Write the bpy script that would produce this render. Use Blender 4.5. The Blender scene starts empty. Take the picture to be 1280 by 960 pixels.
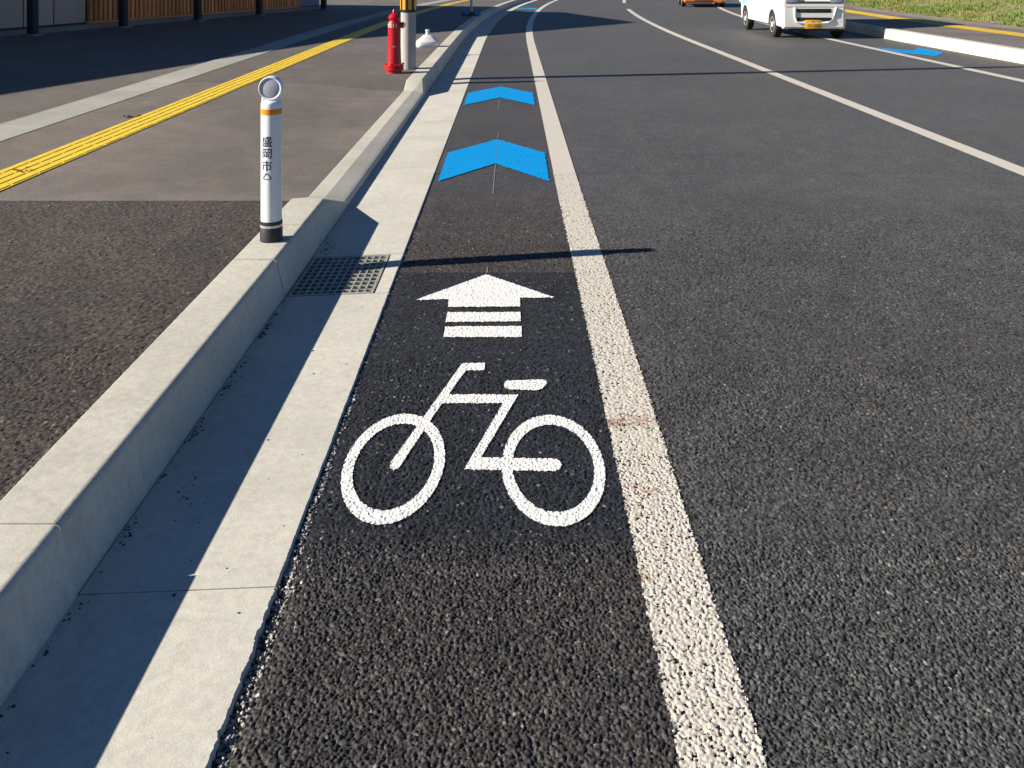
import bpy, bmesh, math, random
import numpy as np
from mathutils import Vector, Matrix

# ------------------------------------------------------------------ camera, sky, sun, exposure
scene = bpy.context.scene
col = scene.collection
cam_data = bpy.data.cameras.new('camera')
cam = bpy.data.objects.new('camera', cam_data)
col.objects.link(cam)
cam.location = (0.0, 0.0, 1.43)
cam.rotation_euler = (math.radians(90), 0, 0)
cam_data.sensor_width = 36
cam_data.lens = 36 * 1100 / 1280
cam_data.shift_y = -517 / 1280
cam_data.clip_start = 0.05
cam_data.clip_end = 3000
scene.camera = cam

SUN_DIR = Vector((1.86, 0.33, -0.93)).normalized()      # way the light travels
elev = math.asin(-SUN_DIR.z)
world = bpy.data.worlds.new('World')
scene.world = world
world.use_nodes = True
wn = world.node_tree
for n in list(wn.nodes):
    wn.nodes.remove(n)
sky = wn.nodes.new('ShaderNodeTexSky')
sky.sky_type = 'NISHITA'
sky.sun_disc = False
sky.sun_elevation = elev
sky.sun_rotation = math.atan2(-SUN_DIR.x, -SUN_DIR.y)
sky.air_density = 0.7
sky.dust_density = 0.0
sky.ozone_density = 6.0
bg = wn.nodes.new('ShaderNodeBackground')
bg.inputs['Strength'].default_value = 0.05
wo = wn.nodes.new('ShaderNodeOutputWorld')
wn.links.new(sky.outputs[0], bg.inputs['Color'])
wn.links.new(bg.outputs[0], wo.inputs['Surface'])

sd = bpy.data.lights.new('sun', 'SUN')
sd.energy = 5.0
sd.angle = math.radians(0.5)
sd.color = (1.0, 0.92, 0.79)
sun = bpy.data.objects.new('sun', sd)
sun.rotation_euler = SUN_DIR.to_track_quat('-Z', 'Y').to_euler()
sun.location = (-20, -4, 12)
col.objects.link(sun)

vs = scene.view_settings
vs.view_transform = 'Standard'
vs.look = 'None'
vs.exposure = 0.93
vs.gamma = 1
vs.use_curve_mapping = False

rnd = random.Random(7)
rng = np.random.default_rng(11)

# ------------------------------------------------------------------ helpers
def tag(o, label=None, cat=None, group=None, kind=None):
    if label: o['label'] = label
    if cat: o['category'] = cat
    if group: o['group'] = group
    if kind: o['kind'] = kind
    return o

def empty(name, loc=(0, 0, 0), rz=0.0):
    o = bpy.data.objects.new(name, None)
    o.empty_display_size = 0.1
    o.location = loc
    o.rotation_euler = (0, 0, rz)
    col.objects.link(o)
    return o

def link_mesh(name, me, mat=None, parent=None, smooth=False):
    if mat is not None and not me.materials:
        me.materials.append(mat)
    if smooth:
        me.polygons.foreach_set('use_smooth', np.ones(len(me.polygons), dtype=bool))
    o = bpy.data.objects.new(name, me)
    col.objects.link(o)
    if parent is not None:
        o.parent = parent
    return o

def obj(name, bm, mat, parent=None, smooth=False, auto=None):
    bmesh.ops.recalc_face_normals(bm, faces=bm.faces)
    me = bpy.data.meshes.new(name)
    bm.to_mesh(me); bm.free()
    o = link_mesh(name, me, mat, parent, smooth)
    if auto is not None:
        sharp_by_angle(me, auto)
    return o

def sharp_by_angle(me, deg):
    me.polygons.foreach_set('use_smooth', np.ones(len(me.polygons), dtype=bool))
    try:
        me.set_sharp_from_angle(angle=math.radians(deg))
    except Exception:
        pass

def np_mesh(name, V, F, mat=None, parent=None, smooth=False, attrs=None):
    """V (n,3) float, F (m,4) or (m,3) int"""
    V = np.asarray(V, dtype=np.float32); F = np.asarray(F, dtype=np.int32)
    k = F.shape[1]
    me = bpy.data.meshes.new(name)
    me.vertices.add(len(V)); me.vertices.foreach_set('co', V.ravel())
    me.loops.add(F.size); me.loops.foreach_set('vertex_index', F.ravel())
    me.polygons.add(len(F))
    me.polygons.foreach_set('loop_start', np.arange(0, F.size, k, dtype=np.int32))
    me.update(calc_edges=True)
    for nm, arr in (attrs or {}).items():
        a = me.attributes.new(nm, 'FLOAT', 'POINT')
        a.data.foreach_set('value', np.asarray(arr, dtype=np.float32))
    return link_mesh(name, me, mat, parent, smooth)

def add_box(bm, x0, x1, y0, y1, z0, z1, mtx=None):
    vs_ = [bm.verts.new(p) for p in ((x0, y0, z0), (x1, y0, z0), (x1, y1, z0), (x0, y1, z0),
                                     (x0, y0, z1), (x1, y0, z1), (x1, y1, z1), (x0, y1, z1))]
    if mtx is not None:
        for v in vs_: v.co = mtx @ v.co
    fs = []
    for q in ((0, 3, 2, 1), (4, 5, 6, 7), (0, 1, 5, 4), (1, 2, 6, 5), (2, 3, 7, 6), (3, 0, 4, 7)):
        fs.append(bm.faces.new([vs_[i] for i in q]))
    return fs

def box(name, mat, parent, *a, bevel=0.0, mtx=None, seg=2):
    bm = bmesh.new(); add_box(bm, *a, mtx=mtx)
    if bevel:
        bmesh.ops.bevel(bm, geom=list(bm.edges), offset=bevel, segments=seg, affect='EDGES', profile=0.5)
    return obj(name, bm, mat, parent, auto=35 if bevel else None)

def add_lathe(bm, prof, n=24, center=(0, 0, 0), axis='Z', close=True):
    rings = []
    for r, h in prof:
        ring = []
        for i in range(n):
            a = 2 * math.pi * i / n
            p = (r * math.cos(a), r * math.sin(a), h)
            if axis == 'X': p = (p[2], p[0], p[1])
            if axis == 'Y': p = (p[0], p[2], p[1])
            ring.append(bm.verts.new((p[0] + center[0], p[1] + center[1], p[2] + center[2])))
        rings.append(ring)
    for a, b in zip(rings, rings[1:]):
        for i in range(n):
            bm.faces.new((a[i], a[(i + 1) % n], b[(i + 1) % n], b[i]))
    if close:
        bm.faces.new(rings[0][::-1]); bm.faces.new(rings[-1])

def lathe(name, mat, parent, prof, n=24, center=(0, 0, 0), axis='Z', auto=35, close=True):
    bm = bmesh.new(); add_lathe(bm, prof, n, center, axis, close)
    return obj(name, bm, mat, parent, auto=auto)

def add_tube(bm, pts, r, n=8):
    pts = [Vector(p) for p in pts]; rings = []
    for i, p in enumerate(pts):
        d = (pts[min(i + 1, len(pts) - 1)] - pts[max(i - 1, 0)]).normalized()
        up = Vector((0, 0, 1)) if abs(d.z) < 0.9 else Vector((1, 0, 0))
        s = d.cross(up).normalized(); t = s.cross(d)
        rings.append([bm.verts.new(p + r * (math.cos(2 * math.pi * k / n) * s + math.sin(2 * math.pi * k / n) * t)) for k in range(n)])
    for a, b in zip(rings, rings[1:]):
        for i in range(n):
            bm.faces.new((a[i], a[(i + 1) % n], b[(i + 1) % n], b[i]))
    bm.faces.new(rings[0][::-1]); bm.faces.new(rings[-1])

def add_prism(bm, poly, x0, x1, f=None):
    """poly in (y,z) extruded along x; f maps a point"""
    f = f or (lambda p: p)
    A = [bm.verts.new(f((x0, y, z))) for y, z in poly]
    B = [bm.verts.new(f((x1, y, z))) for y, z in poly]
    bm.faces.new(A); bm.faces.new(B[::-1])
    n = len(poly)
    for i in range(n):
        bm.faces.new((A[i], B[i], B[(i + 1) % n], A[(i + 1) % n]))

def text_bm(s, size, bold=0.0):
    cu = bpy.data.curves.new('lettering', 'FONT')
    cu.body = s; cu.size = size; cu.align_x = 'CENTER'; cu.align_y = 'CENTER'
    cu.resolution_u = 3; cu.offset = bold
    o = bpy.data.objects.new('lettering', cu); col.objects.link(o)
    dg = bpy.context.evaluated_depsgraph_get()
    me = bpy.data.meshes.new_from_object(o.evaluated_get(dg))
    bm = bmesh.new(); bm.from_mesh(me)
    bpy.data.objects.remove(o); bpy.data.curves.remove(cu); bpy.data.meshes.remove(me)
    return bm

def sstep(a, b, x):
    t = np.clip((np.asarray(x, dtype=float) - a) / (b - a), 0, 1)
    return t * t * (3 - 2 * t)

# the road runs straight along +y, then bends to the right
def bend(y):
    y = np.asarray(y, dtype=float)
    return np.maximum(0, y - 17.0) ** 2 / 360.0
def bend_right(y):
    return 1.75 * bend(y)

# ------------------------------------------------------------------ materials
class NT:
    def __init__(self, name):
        self.m = bpy.data.materials.new(name); self.m.use_nodes = True
        self.t = self.m.node_tree
        self.b = self.t.nodes['Principled BSDF']
        self._pos = None
    def n(self, typ, **kw):
        nd = self.t.nodes.new(typ)
        for k, v in kw.items():
            setattr(nd, k, v)
        return nd
    def l(self, a, b): self.t.links.new(a, b)
    def pos(self):
        if self._pos is None:
            self._pos = self.n('ShaderNodeNewGeometry').outputs['Position']
        return self._pos
    def noise(self, scale, detail=3, rough=0.55, vec=None):
        nd = self.n('ShaderNodeTexNoise')
        nd.inputs['Scale'].default_value = scale; nd.inputs['Detail'].default_value = detail
        nd.inputs['Roughness'].default_value = rough
        self.l(vec or self.pos(), nd.inputs['Vector'])
        return nd.outputs['Fac']
    def voro(self, scale, out='Distance', feature='F1'):
        nd = self.n('ShaderNodeTexVoronoi'); nd.feature = feature
        nd.inputs['Scale'].default_value = scale
        self.l(self.pos(), nd.inputs['Vector'])
        return nd.outputs[out]
    def ramp(self, fac, a, b, lo=0.0, hi=1.0, smooth=True):
        nd = self.n('ShaderNodeMapRange')
        nd.interpolation_type = 'SMOOTHSTEP' if smooth else 'LINEAR'
        nd.inputs['From Min'].default_value = a; nd.inputs['From Max'].default_value = b
        nd.inputs['To Min'].default_value = lo; nd.inputs['To Max'].default_value = hi
        self.l(fac, nd.inputs['Value'])
        return nd.outputs['Result']
    def math(self, op, a, b=None):
        nd = self.n('ShaderNodeMath'); nd.operation = op
        for i, v in enumerate((a, b)):
            if v is None: continue
            if isinstance(v, (int, float)): nd.inputs[i].default_value = v
            else: self.l(v, nd.inputs[i])
        return nd.outputs[0]
    def mix(self, fac, a, b, blend='MIX'):
        nd = self.n('ShaderNodeMix'); nd.data_type = 'RGBA'; nd.blend_type = blend
        for s, v in ((nd.inputs['Factor'], fac), (nd.inputs[6], a), (nd.inputs[7], b)):
            if isinstance(v, (int, float)): s.default_value = v
            elif isinstance(v, tuple): s.default_value = (*v, 1.0)
            else: self.l(v, s)
        return nd.outputs[2]
    def scale_col(self, colr, fac):
        """colour * scalar"""
        nd = self.n('ShaderNodeVectorMath'); nd.operation = 'SCALE'
        if isinstance(colr, tuple): nd.inputs[0].default_value = colr
        else: self.l(colr, nd.inputs[0])
        if isinstance(fac, (int, float)): nd.inputs['Scale'].default_value = fac
        else: self.l(fac, nd.inputs['Scale'])
        return nd.outputs[0]
    def attr(self, name):
        nd = self.n('ShaderNodeAttribute'); nd.attribute_name = name
        return nd.outputs['Fac']
    def xyz(self):
        nd = self.n('ShaderNodeSeparateXYZ'); self.l(self.pos(), nd.inputs[0])
        return nd.outputs[0], nd.outputs[1], nd.outputs[2]
    def bump(self, h, strength=0.3, dist=0.01, prev=None):
        nd = self.n('ShaderNodeBump')
        if isinstance(strength, (int, float)): nd.inputs['Strength'].default_value = strength
        else: self.l(strength, nd.inputs['Strength'])
        nd.inputs['Distance'].default_value = dist
        self.l(h, nd.inputs['Height'])
        if prev is not None: self.l(prev, nd.inputs['Normal'])
        self.l(nd.outputs[0], self.b.inputs['Normal'])
        return nd.outputs[0]
    def fin(self, color, rough=0.6, spec=0.5, metal=0.0):
        if isinstance(color, tuple): self.b.inputs['Base Color'].default_value = (*color, 1)
        else: self.l(color, self.b.inputs['Base Color'])
        if isinstance(rough, (int, float)): self.b.inputs['Roughness'].default_value = rough
        else: self.l(rough, self.b.inputs['Roughness'])
        self.b.inputs['Specular IOR Level'].default_value = spec
        self.b.inputs['Metallic'].default_value = metal
        return self.m

def box_mask(t, y0, y1, s0, s1, amp=0.12):
    """soft, ragged mask for a coated stretch of the lane between two y values"""
    x, y, z = t.xyz()
    nz = t.math('MULTIPLY', t.math('SUBTRACT', t.noise(7, 4), 0.5), amp)
    yy = t.math('ADD', y, nz)
    a = t.ramp(yy, y0 - s0, y0 + s0)
    b = t.ramp(y, y1 - s1, y1 + s1, 1.0, 0.0)
    return t.math('MULTIPLY', a, b)

def asphalt(name, base, primer=None, patch=0.25, tint_amp=0.7, rough=0.72, scale=150, spec=0.35, relief=0.40, graze_sheen=0.035):
    t = NT(name)
    rel = t.attr('relief')
    tint = t.attr('tint')
    vc = t.voro(scale, 'Color')
    sep = t.n('ShaderNodeSeparateColor'); t.l(vc, sep.inputs[0])
    rfar = t.math('MULTIPLY', t.math('SUBTRACT', sep.outputs[0], 0.5), rel)
    v = t.math('ADD', t.math('SUBTRACT', tint, 0.5), rfar)            # -1..1
    br = t.math('MAXIMUM', t.math('ADD', t.math('MULTIPLY', v, tint_amp), 1.0), 0.18)
    big = t.ramp(t.noise(0.55, 4, 0.6), 0.3, 0.7, 1 - patch, 1 + patch)
    mid = t.ramp(t.noise(4.5, 3, 0.6), 0.25, 0.75, 0.86, 1.14)
    br = t.math('MULTIPLY', t.math('MULTIPLY', br, big), mid)
    grain = t.ramp(t.noise(75, 2, 0.7), 0.3, 0.7, -0.5, 0.5, False)
    br = t.math('MULTIPLY', br, t.math('ADD', t.math('MULTIPLY', t.math('MULTIPLY', grain, rel), 0.55 * min(1.0, tint_amp)), 1.0))
    c = t.scale_col(base, br)
    warm = t.ramp(t.noise(2.2, 3), 0.35, 0.65, 0, 0.5)
    c = t.mix(warm, c, t.mix(1.0, c, (1.08, 0.97, 0.90), 'MULTIPLY'))
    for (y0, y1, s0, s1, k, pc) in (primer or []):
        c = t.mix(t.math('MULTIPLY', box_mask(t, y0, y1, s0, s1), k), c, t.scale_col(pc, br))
    # single pale stones
    pale = t.ramp(sep.outputs[1], 0.988, 0.992)
    c = t.mix(t.math('MULTIPLY', pale, 0.5), c, (0.34, 0.32, 0.29))
    bare = t.ramp(tint, 1.5, 1.6)
    c = t.mix(bare, c, t.scale_col((0.40, 0.38, 0.34), t.math('ADD', t.math('MULTIPLY', sep.outputs[2], 0.6), 0.5)))
    h = t.math('SUBTRACT', t.math('MULTIPLY', sep.outputs[2], 0.5), t.voro(scale))
    st = t.math('ADD', t.math('MULTIPLY', rel, relief), 0.03)
    n1 = t.bump(h, st, 0.006)
    t.bump(t.noise(700, 2), 0.25, 0.0015, n1)
    t.b.inputs['Sheen Weight'].default_value = graze_sheen                  # sheen added to brighten the asphalt at grazing angles
    t.b.inputs['Sheen Roughness'].default_value = 0.45
    t.b.inputs['Sheen Tint'].default_value = (1.0, 0.94, 0.88, 1)
    return t.fin(c, rough, spec)

def concrete(name, base, stain=0.10, pores=True, rough=0.8, spec=0.25):
    t = NT(name)
    br = t.ramp(t.noise(1.7, 5, 0.65), 0.25, 0.75, 1 - stain, 1 + stain)
    br = t.math('MULTIPLY', br, t.math('MULTIPLY', t.ramp(t.noise(38, 5, 0.75), 0.25, 0.75, 0.88, 1.09), t.ramp(t.noise(330, 2, 0.6), 0.25, 0.75, 0.90, 1.10)))
    oi = t.n('ShaderNodeObjectInfo')
    br = t.math('MULTIPLY', br, t.ramp(oi.outputs['Random'], 0, 1, 0.95, 1.05, False))
    c = t.scale_col(base, br)
    if pores:
        p = t.ramp(t.voro(46), 0.045, 0.09, 1, 0)
        gate = t.ramp(t.noise(3.1, 2), 0.52, 0.66)
        c = t.mix(t.math('MULTIPLY', t.math('MULTIPLY', p, gate), 0.6), c, (0.13, 0.12, 0.10))
        sm = t.ramp(t.noise(9, 5, 0.75), 0.60, 0.74)
        c = t.mix(t.math('MULTIPLY', sm, 0.22), c, (0.25, 0.22, 0.18))
        mp = t.n('ShaderNodeMapping'); mp.inputs['Scale'].default_value = (1.0, 1.0, 0.12); t.l(t.pos(), mp.inputs['Vector'])
        st = t.ramp(t.noise(22, 4, 0.7, mp.outputs[0]), 0.52, 0.70)
        c = t.mix(t.math('MULTIPLY', st, 0.20), c, (0.27, 0.245, 0.19))
        sc = t.ramp(t.noise(1.1, 5, 0.8), 0.57, 0.66)
        c = t.mix(t.math('MULTIPLY', sc, 0.22), c, (0.30, 0.28, 0.23))
    n1 = t.bump(t.noise(220, 3, 0.6), 0.22, 0.0025)
    t.bump(t.noise(14, 4), 0.12, 0.01, n1)
    return t.fin(c, rough, spec)

def paint(name, base, wear=0.3, dirt=(0.30, 0.28, 0.25), rough=0.6, stains=None, fine=130, bumps=0.4, spec=0.3):
    t = NT(name)
    br = t.ramp(t.noise(60, 4, 0.7), 0.2, 0.8, 0.93, 1.06)
    c = t.scale_col(base, br)
    d = t.ramp(t.noise(fine, 3, 0.7), 0.52, 0.72)
    g = t.ramp(t.noise(3.0, 4), 0.3, 0.75, 0.35, 1.0)
    c = t.mix(t.math('MULTIPLY', t.math('MULTIPLY', d, g), wear), c, dirt)
    for (sx, sy, rx, ry, k) in (stains or []):
        x, y, z = t.xyz()
        dx = t.math('DIVIDE', t.math('SUBTRACT', x, sx), rx)
        dy = t.math('DIVIDE', t.math('SUBTRACT', y, sy), ry)
        r2 = t.math('ADD', t.math('MULTIPLY', dx, dx), t.math('MULTIPLY', dy, dy))
        m = t.math('MULTIPLY', t.ramp(r2, 0.0, 1.0, 1, 0), t.ramp(t.noise(75, 4, 0.75), 0.43, 0.56))
        c = t.mix(t.math('MULTIPLY', m, k), c, (0.24, 0.045, 0.025))
    h = t.math('SUBTRACT', 1.0, t.voro(105))
    t.bump(h, bumps, 0.004)
    return t.fin(c, rough, spec)

def plain(name, base, rough=0.5, spec=0.5, metal=0.0, var=0.08, nscale=20, bump=0.0, coat=0.0):
    t = NT(name)
    c = t.scale_col(base, t.ramp(t.noise(nscale, 4, 0.65), 0.25, 0.75, 1 - var, 1 + var))
    if bump: t.bump(t.noise(nscale * 8, 3), bump, 0.003)
    m = t.fin(c, rough, spec, metal)
    if coat:
        t.b.inputs['Coat Weight'].default_value = coat; t.b.inputs['Coat Roughness'].default_value = 0.06
    return m

MAT = {}
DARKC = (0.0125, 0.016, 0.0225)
MAT['road'] = asphalt('road_asphalt', (0.0545, 0.0565, 0.0575), tint_amp=1.5, rough=0.6, patch=0.12)
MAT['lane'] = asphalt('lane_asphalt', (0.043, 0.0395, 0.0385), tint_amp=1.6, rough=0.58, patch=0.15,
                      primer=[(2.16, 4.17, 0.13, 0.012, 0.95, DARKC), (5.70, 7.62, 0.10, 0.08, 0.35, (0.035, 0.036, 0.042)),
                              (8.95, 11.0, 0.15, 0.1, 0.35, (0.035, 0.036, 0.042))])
MAT['walk'] = asphalt('walk_asphalt', (0.052, 0.0445, 0.040), tint_amp=1.5)
MAT['drive'] = asphalt('driveway_asphalt', (0.150, 0.131, 0.114), scale=160, tint_amp=0.35, relief=0.25, patch=0.16)
MAT['walkfar'] = asphalt('far_walk_asphalt', (0.108, 0.096, 0.088), scale=140, tint_amp=0.4, relief=0.3, patch=0.12)
MAT['lot'] = asphalt('forecourt_asphalt', (0.125, 0.112, 0.098), scale=150, tint_amp=0.35, relief=0.3, patch=0.15)
MAT['walkright'] = asphalt('right_walk_asphalt', (0.135, 0.12, 0.11), scale=140, tint_amp=0.4, relief=0.4)
MAT['edging'] = asphalt('edging_soil', (0.22, 0.185, 0.155), scale=60, tint_amp=0.4, relief=0.5)
MAT['conc'] = concrete('kerb_concrete', (0.53, 0.505, 0.435))
MAT['conc2'] = concrete('gutter_concrete', (0.52, 0.50, 0.44), stain=0.10)
MAT['conc3'] = concrete('strip_concrete', (0.35, 0.345, 0.30), stain=0.10, pores=False)
MAT['concR'] = concrete('right_kerb_concrete', (0.54, 0.51, 0.43), stain=0.09, pores=False)
MAT['bed'] = concrete('bedding_mortar', (0.20, 0.18, 0.15), stain=0.2)
MAT['line'] = paint('edge_line_paint', (0.56, 0.52, 0.455), wear=0.55, fine=70,
                    stains=[(0.315, 2.775, 0.06, 0.035, 0.75), (0.39, 2.79, 0.10, 0.05, 0.55), (0.33, 2.44, 0.035, 0.02, 0.6), (0.385, 2.41, 0.04, 0.02, 0.65), (0.315, 2.07, 0.03, 0.02, 0.7)])
MAT['lineF'] = paint('line_paint', (0.57, 0.53, 0.465), wear=0.45, fine=60, bumps=0.3)
MAT['white'] = paint('symbol_paint', (0.80, 0.79, 0.76), wear=0.30, dirt=(0.42, 0.41, 0.40))
MAT['blue'] = paint('blue_paint', (0.0, 0.265, 0.64), wear=0.35, dirt=(0.0, 0.14, 0.38), bumps=0.35, fine=60, rough=0.85, spec=0.12)
MAT['chalk'] = paint('chalk', (0.26, 0.26, 0.27), wear=1.0, dirt=(0.07, 0.07, 0.07), fine=25)
MAT['yellow'] = plain('yellow_tile', (0.80, 0.56, 0.05), rough=0.6, spec=0.3, var=0.12, nscale=6)
MAT['ground'] = plain('bare_ground', (0.10, 0.085, 0.065), rough=0.9, var=0.2, nscale=1.5)
MAT['earth'] = plain('verge_earth', (0.20, 0.18, 0.075), rough=0.95, var=0.3, nscale=4, bump=0.5)
MAT['grit'] = plain('dark_grit', (0.035, 0.032, 0.028), rough=0.8, var=0.3, nscale=90)
MAT['pebble'] = plain('pale_pebble', (0.38, 0.36, 0.32), rough=0.75, var=0.5, nscale=90)

# ------------------------------------------------------------------ stony relief of the near asphalt
TN = 1024
T_j = rng.random((2, TN, TN)); T_h = rng.random((TN, TN)); T_t = rng.random((TN, TN)); T_g = rng.random((2, TN, TN)) - 0.5
T_a = rng.random((TN, TN)) * math.pi
def stone_layer(X, Y, cell, r0, drop, hvar, keep, shift):
    ix = np.floor(X / cell).astype(int); iy = np.floor(Y / cell).astype(int)
    best = np.full(X.shape, -1.0); tint = np.zeros(X.shape)
    for dx in (-1, 0, 1):
        for dy in (-1, 0, 1):
            cx = ix + dx; cy = iy + dy; kx = (cx + shift) % TN; ky = (cy + 2 * shift) % TN
            ex = X - (cx + T_j[0, kx, ky]) * cell; ey = Y - (cy + T_j[1, kx, ky]) * cell
            th = T_a[kx, ky]; c, s_ = np.cos(th), np.sin(th)
            u = ex * c + ey * s_; v = ey * c - ex * s_
            v = v * (0.8 + 0.7 * T_t[ky, kx])
            d = np.maximum(np.maximum(np.abs(u), np.abs(0.5 * u + 0.866 * v)), np.abs(0.5 * u - 0.866 * v))   # angular outline
            val = (T_h[kx, ky] - 0.5) * hvar + T_g[0, kx, ky] * 1.1 * ex + T_g[1, kx, ky] * 1.1 * ey - drop * np.maximum(0, d - r0) - 40 * d * d
            val = np.where(T_t[ky, kx] < keep, val, -1.0)
            m = val > best
            best = np.where(m, val, best); tint = np.where(m, T_t[kx, ky], tint)
    return best, tint
def stones(X, Y):
    a, ta = stone_layer(X, Y, 0.0062, 0.0014, 1.5, 0.0030, 2.0, 0)
    b, tb_ = stone_layer(X, Y, 0.0125, 0.0030, 1.7, 0.0030, 0.50, 311)
    m = b > a
    return np.clip(np.where(m, b, a) + 0.0006, -0.0050, 0.0034), np.where(m, tb_, ta)

def amp(y):
    return 1 - sstep(4.6, 6.2, y)

def grid(x0, x1, y0, y1, s):
    nx = max(2, int(round((x1 - x0) / s)) + 1); ny = max(2, int(round((y1 - y0) / s)) + 1)
    X, Y = np.meshgrid(np.linspace(x0, x1, nx), np.linspace(y0, y1, ny))
    i = np.arange(nx * ny).reshape(ny, nx)
    F = np.stack([i[:-1, :-1], i[:-1, 1:], i[1:, 1:], i[1:, :-1]], -1).reshape(-1, 4)
    return X.ravel(), Y.ravel(), F

def stony_sheet(name, bands, mat, zfun, tfun=None, coarse=()):
    Vs, Fs, Ts, Rs, off = [], [], [], [], 0
    for (x0, x1, y0, y1, s) in bands:
        X, Y, F = grid(x0, x1, y0, y1, s)
        inn = (X > x0 + s) & (X < x1 - s) & (Y > y0 + s) & (Y < y1 - s)
        X = X + inn * (rng.random(X.shape) - .5) * s * .75; Y = Y + inn * (rng.random(X.shape) - .5) * s * .75
        h, t = stones(X, Y)
        a = amp(Y)
        Z = zfun(X, Y) + h * a
        t = 0.5 + (t - 0.5) * a
        if tfun is not None: t = tfun(X, Y, t)
        Vs.append(np.stack([X, Y, Z], -1)); Fs.append(F + off); Ts.append(t); Rs.append(1 - a * 0.9); off += len(X)
    for (X, Y, Z, F) in coarse:
        Vs.append(np.stack([X, Y, Z], -1)); Fs.append(F + off)
        Ts.append(np.full(len(X), 0.5)); Rs.append(np.ones(len(X))); off += len(X)
    o = np_mesh(name, np.concatenate(Vs), np.concatenate(Fs), mat, None, False,
                {'tint': np.concatenate(Ts), 'relief': np.concatenate(Rs)})
    tag(o, kind='structure')
    return o

def strip(x0, x1, ys, zf, nx=2, bf=bend):
    """road-parallel sheet between two offsets that follows the bend"""
    U, Y = np.meshgrid(np.linspace(x0, x1, nx), np.asarray(ys, dtype=float))
    i = np.arange(U.size).reshape(U.shape)
    F = np.stack([i[:-1, :-1], i[:-1, 1:], i[1:, 1:], i[1:, :-1]], -1).reshape(-1, 4)
    u = U.ravel(); y = Y.ravel()
    return u + bf(y), y, zf(u, y) if callable(zf) else np.full(len(u), float(zf)), F

YS = np.concatenate([np.arange(6.2, 17, 1.2), np.arange(17, 75.1, 1.0)])
YB = np.array([-8.0, 0.60])

def coarse_sheet(name, parts, mat, kind='structure'):
    V, F, off = [], [], 0
    for (X, Y, Z, f) in parts:
        V.append(np.stack([X, Y, Z], -1)); F.append(f + off); off += len(X)
    V = np.concatenate(V); F = np.concatenate(F)
    o = np_mesh(name, V, F, mat, None, False, {'tint': np.full(len(V), 0.5), 'relief': np.ones(len(V))})
    if kind: tag(o, kind=kind)
    return o

# ground out to the horizon
X, Y, F = grid(-1500, 1500, -1500, 1500, 300)
coarse_sheet('ground', [(X, Y, np.full(len(X), -0.06), F)], MAT['ground'])

BANDS = [(0.60, 1.34, 0.0055), (1.34, 2.2, 0.0024), (2.2, 3.2, 0.0034), (3.2, 4.6, 0.0050), (4.6, 6.2, 0.0075)]
XM = 0.382                                            # seam of lane and carriageway, under the edge line
def lane_z(x, y):
    d = 0.007 * (1 - sstep(1.9, 2.35, y)) + 0.003
    return -d * (1 - sstep(-0.535, -0.465, x))
def lane_t(x, y, t):
    e = np.interp(y, [1.2, 2.03, 2.2, 2.9, 3.2], [0.026, 0.024, 0.014, 0.006, 0.0])
    near = (x < -0.54 + e + 0.02 * (t - 0.5)) & (t > 0.35)
    return np.where(near, 2.0, t)
stony_sheet('bike_lane', [(-0.575, XM, a, b + s, s) for a, b, s in BANDS], MAT['lane'], lane_z, lane_t,
            [strip(-0.60, XM, YS, 0.0), strip(-0.60, XM, YB, 0.0)])
fx = lambda b: 0.60 * max(b, 2.0) + 0.42
rb = [(XM, fx(b), a, b + s, s) for a, b, s in BANDS]
rc = [strip(XM, 3.6, YS, 0.0), strip(XM, 3.6, YB, 0.0)]
for a, b, s in BANDS:
    if fx(b) < 3.6: rc.append(strip(fx(b), 3.6, [a, b], 0.0))
for (x, y, z, f) in (strip(3.6, 7.85, YS, 0.0, bf=lambda y: bend(y)), strip(3.6, 7.85, [-8, 0.60, 6.2], 0.0)):
    rc.append((x, y, z, f))
# the right half widens a little through the bend
xr, yr, zr, fr = strip(0, 1, YS, 0.0)
xr = np.where(np.isclose(xr - bend(yr), 0), 7.85 + bend(yr), 7.86 + bend_right(yr))
rc.append((xr, yr, zr, fr))
stony_sheet('road', rb, MAT['road'], lambda x, y: 0 * x, None, rc)

# ------------------------------------------------------------------ left kerb and gutter
KR, KA = 0.026, math.radians(75)
_arc = [(-1.067 + KR * math.sin(KA * (1 - k / 9)), .150 - KR + KR * math.cos(KA * (1 - k / 9))) for k in range(10)]
K_FULL = [(-1.005, -.12), (-1.005, -.02)] + _arc + [(-1.233, .150), (-1.240, .144), (-1.240, -.12)]
K_DROP = ([(-1.005, -.12), (-1.005, -.02), (-1.007, .010), (-1.008, .015), (-1.010, .019), (-1.013, .022), (-1.017, .025), (-1.022, .027)] +
          [(-1.022 - .113 * k / 4, .027 + .026 * k / 4) for k in (1, 2, 3, 4)] + [(-1.234, .054), (-1.240, .050), (-1.240, -.12)])
def kprof(t, inset=0.0):
    out = []
    for (a, b), (c, d) in zip(K_FULL, K_DROP):
        x = a + (c - a) * t; z = b + (d - b) * t
        if inset:
            x = -1.12 + (x + 1.12) * 0.94; z = z - inset if z > 0 else z
        out.append((x, z))
    return out
def ktrans(y):
    return float(sstep(4.93, 5.36, y) - sstep(10.06, 10.46, y))
def kramp(y):
    a = min(1, max(0, (y - 4.94) / 0.40)); b = min(1, max(0, (y - 10.08) / 0.26))
    return a - b
def loft(bm, sections, closed=True):
    rings = [[bm.verts.new(p) for p in s] for s in sections]
    n = len(rings[0])
    for a, b in zip(rings, rings[1:]):
        for i in range(n):
            bm.faces.new((a[i], a[(i + 1) % n], b[(i + 1) % n], b[i]))
    bm.faces.new(rings[0][::-1]); bm.faces.new(rings[-1])

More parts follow.
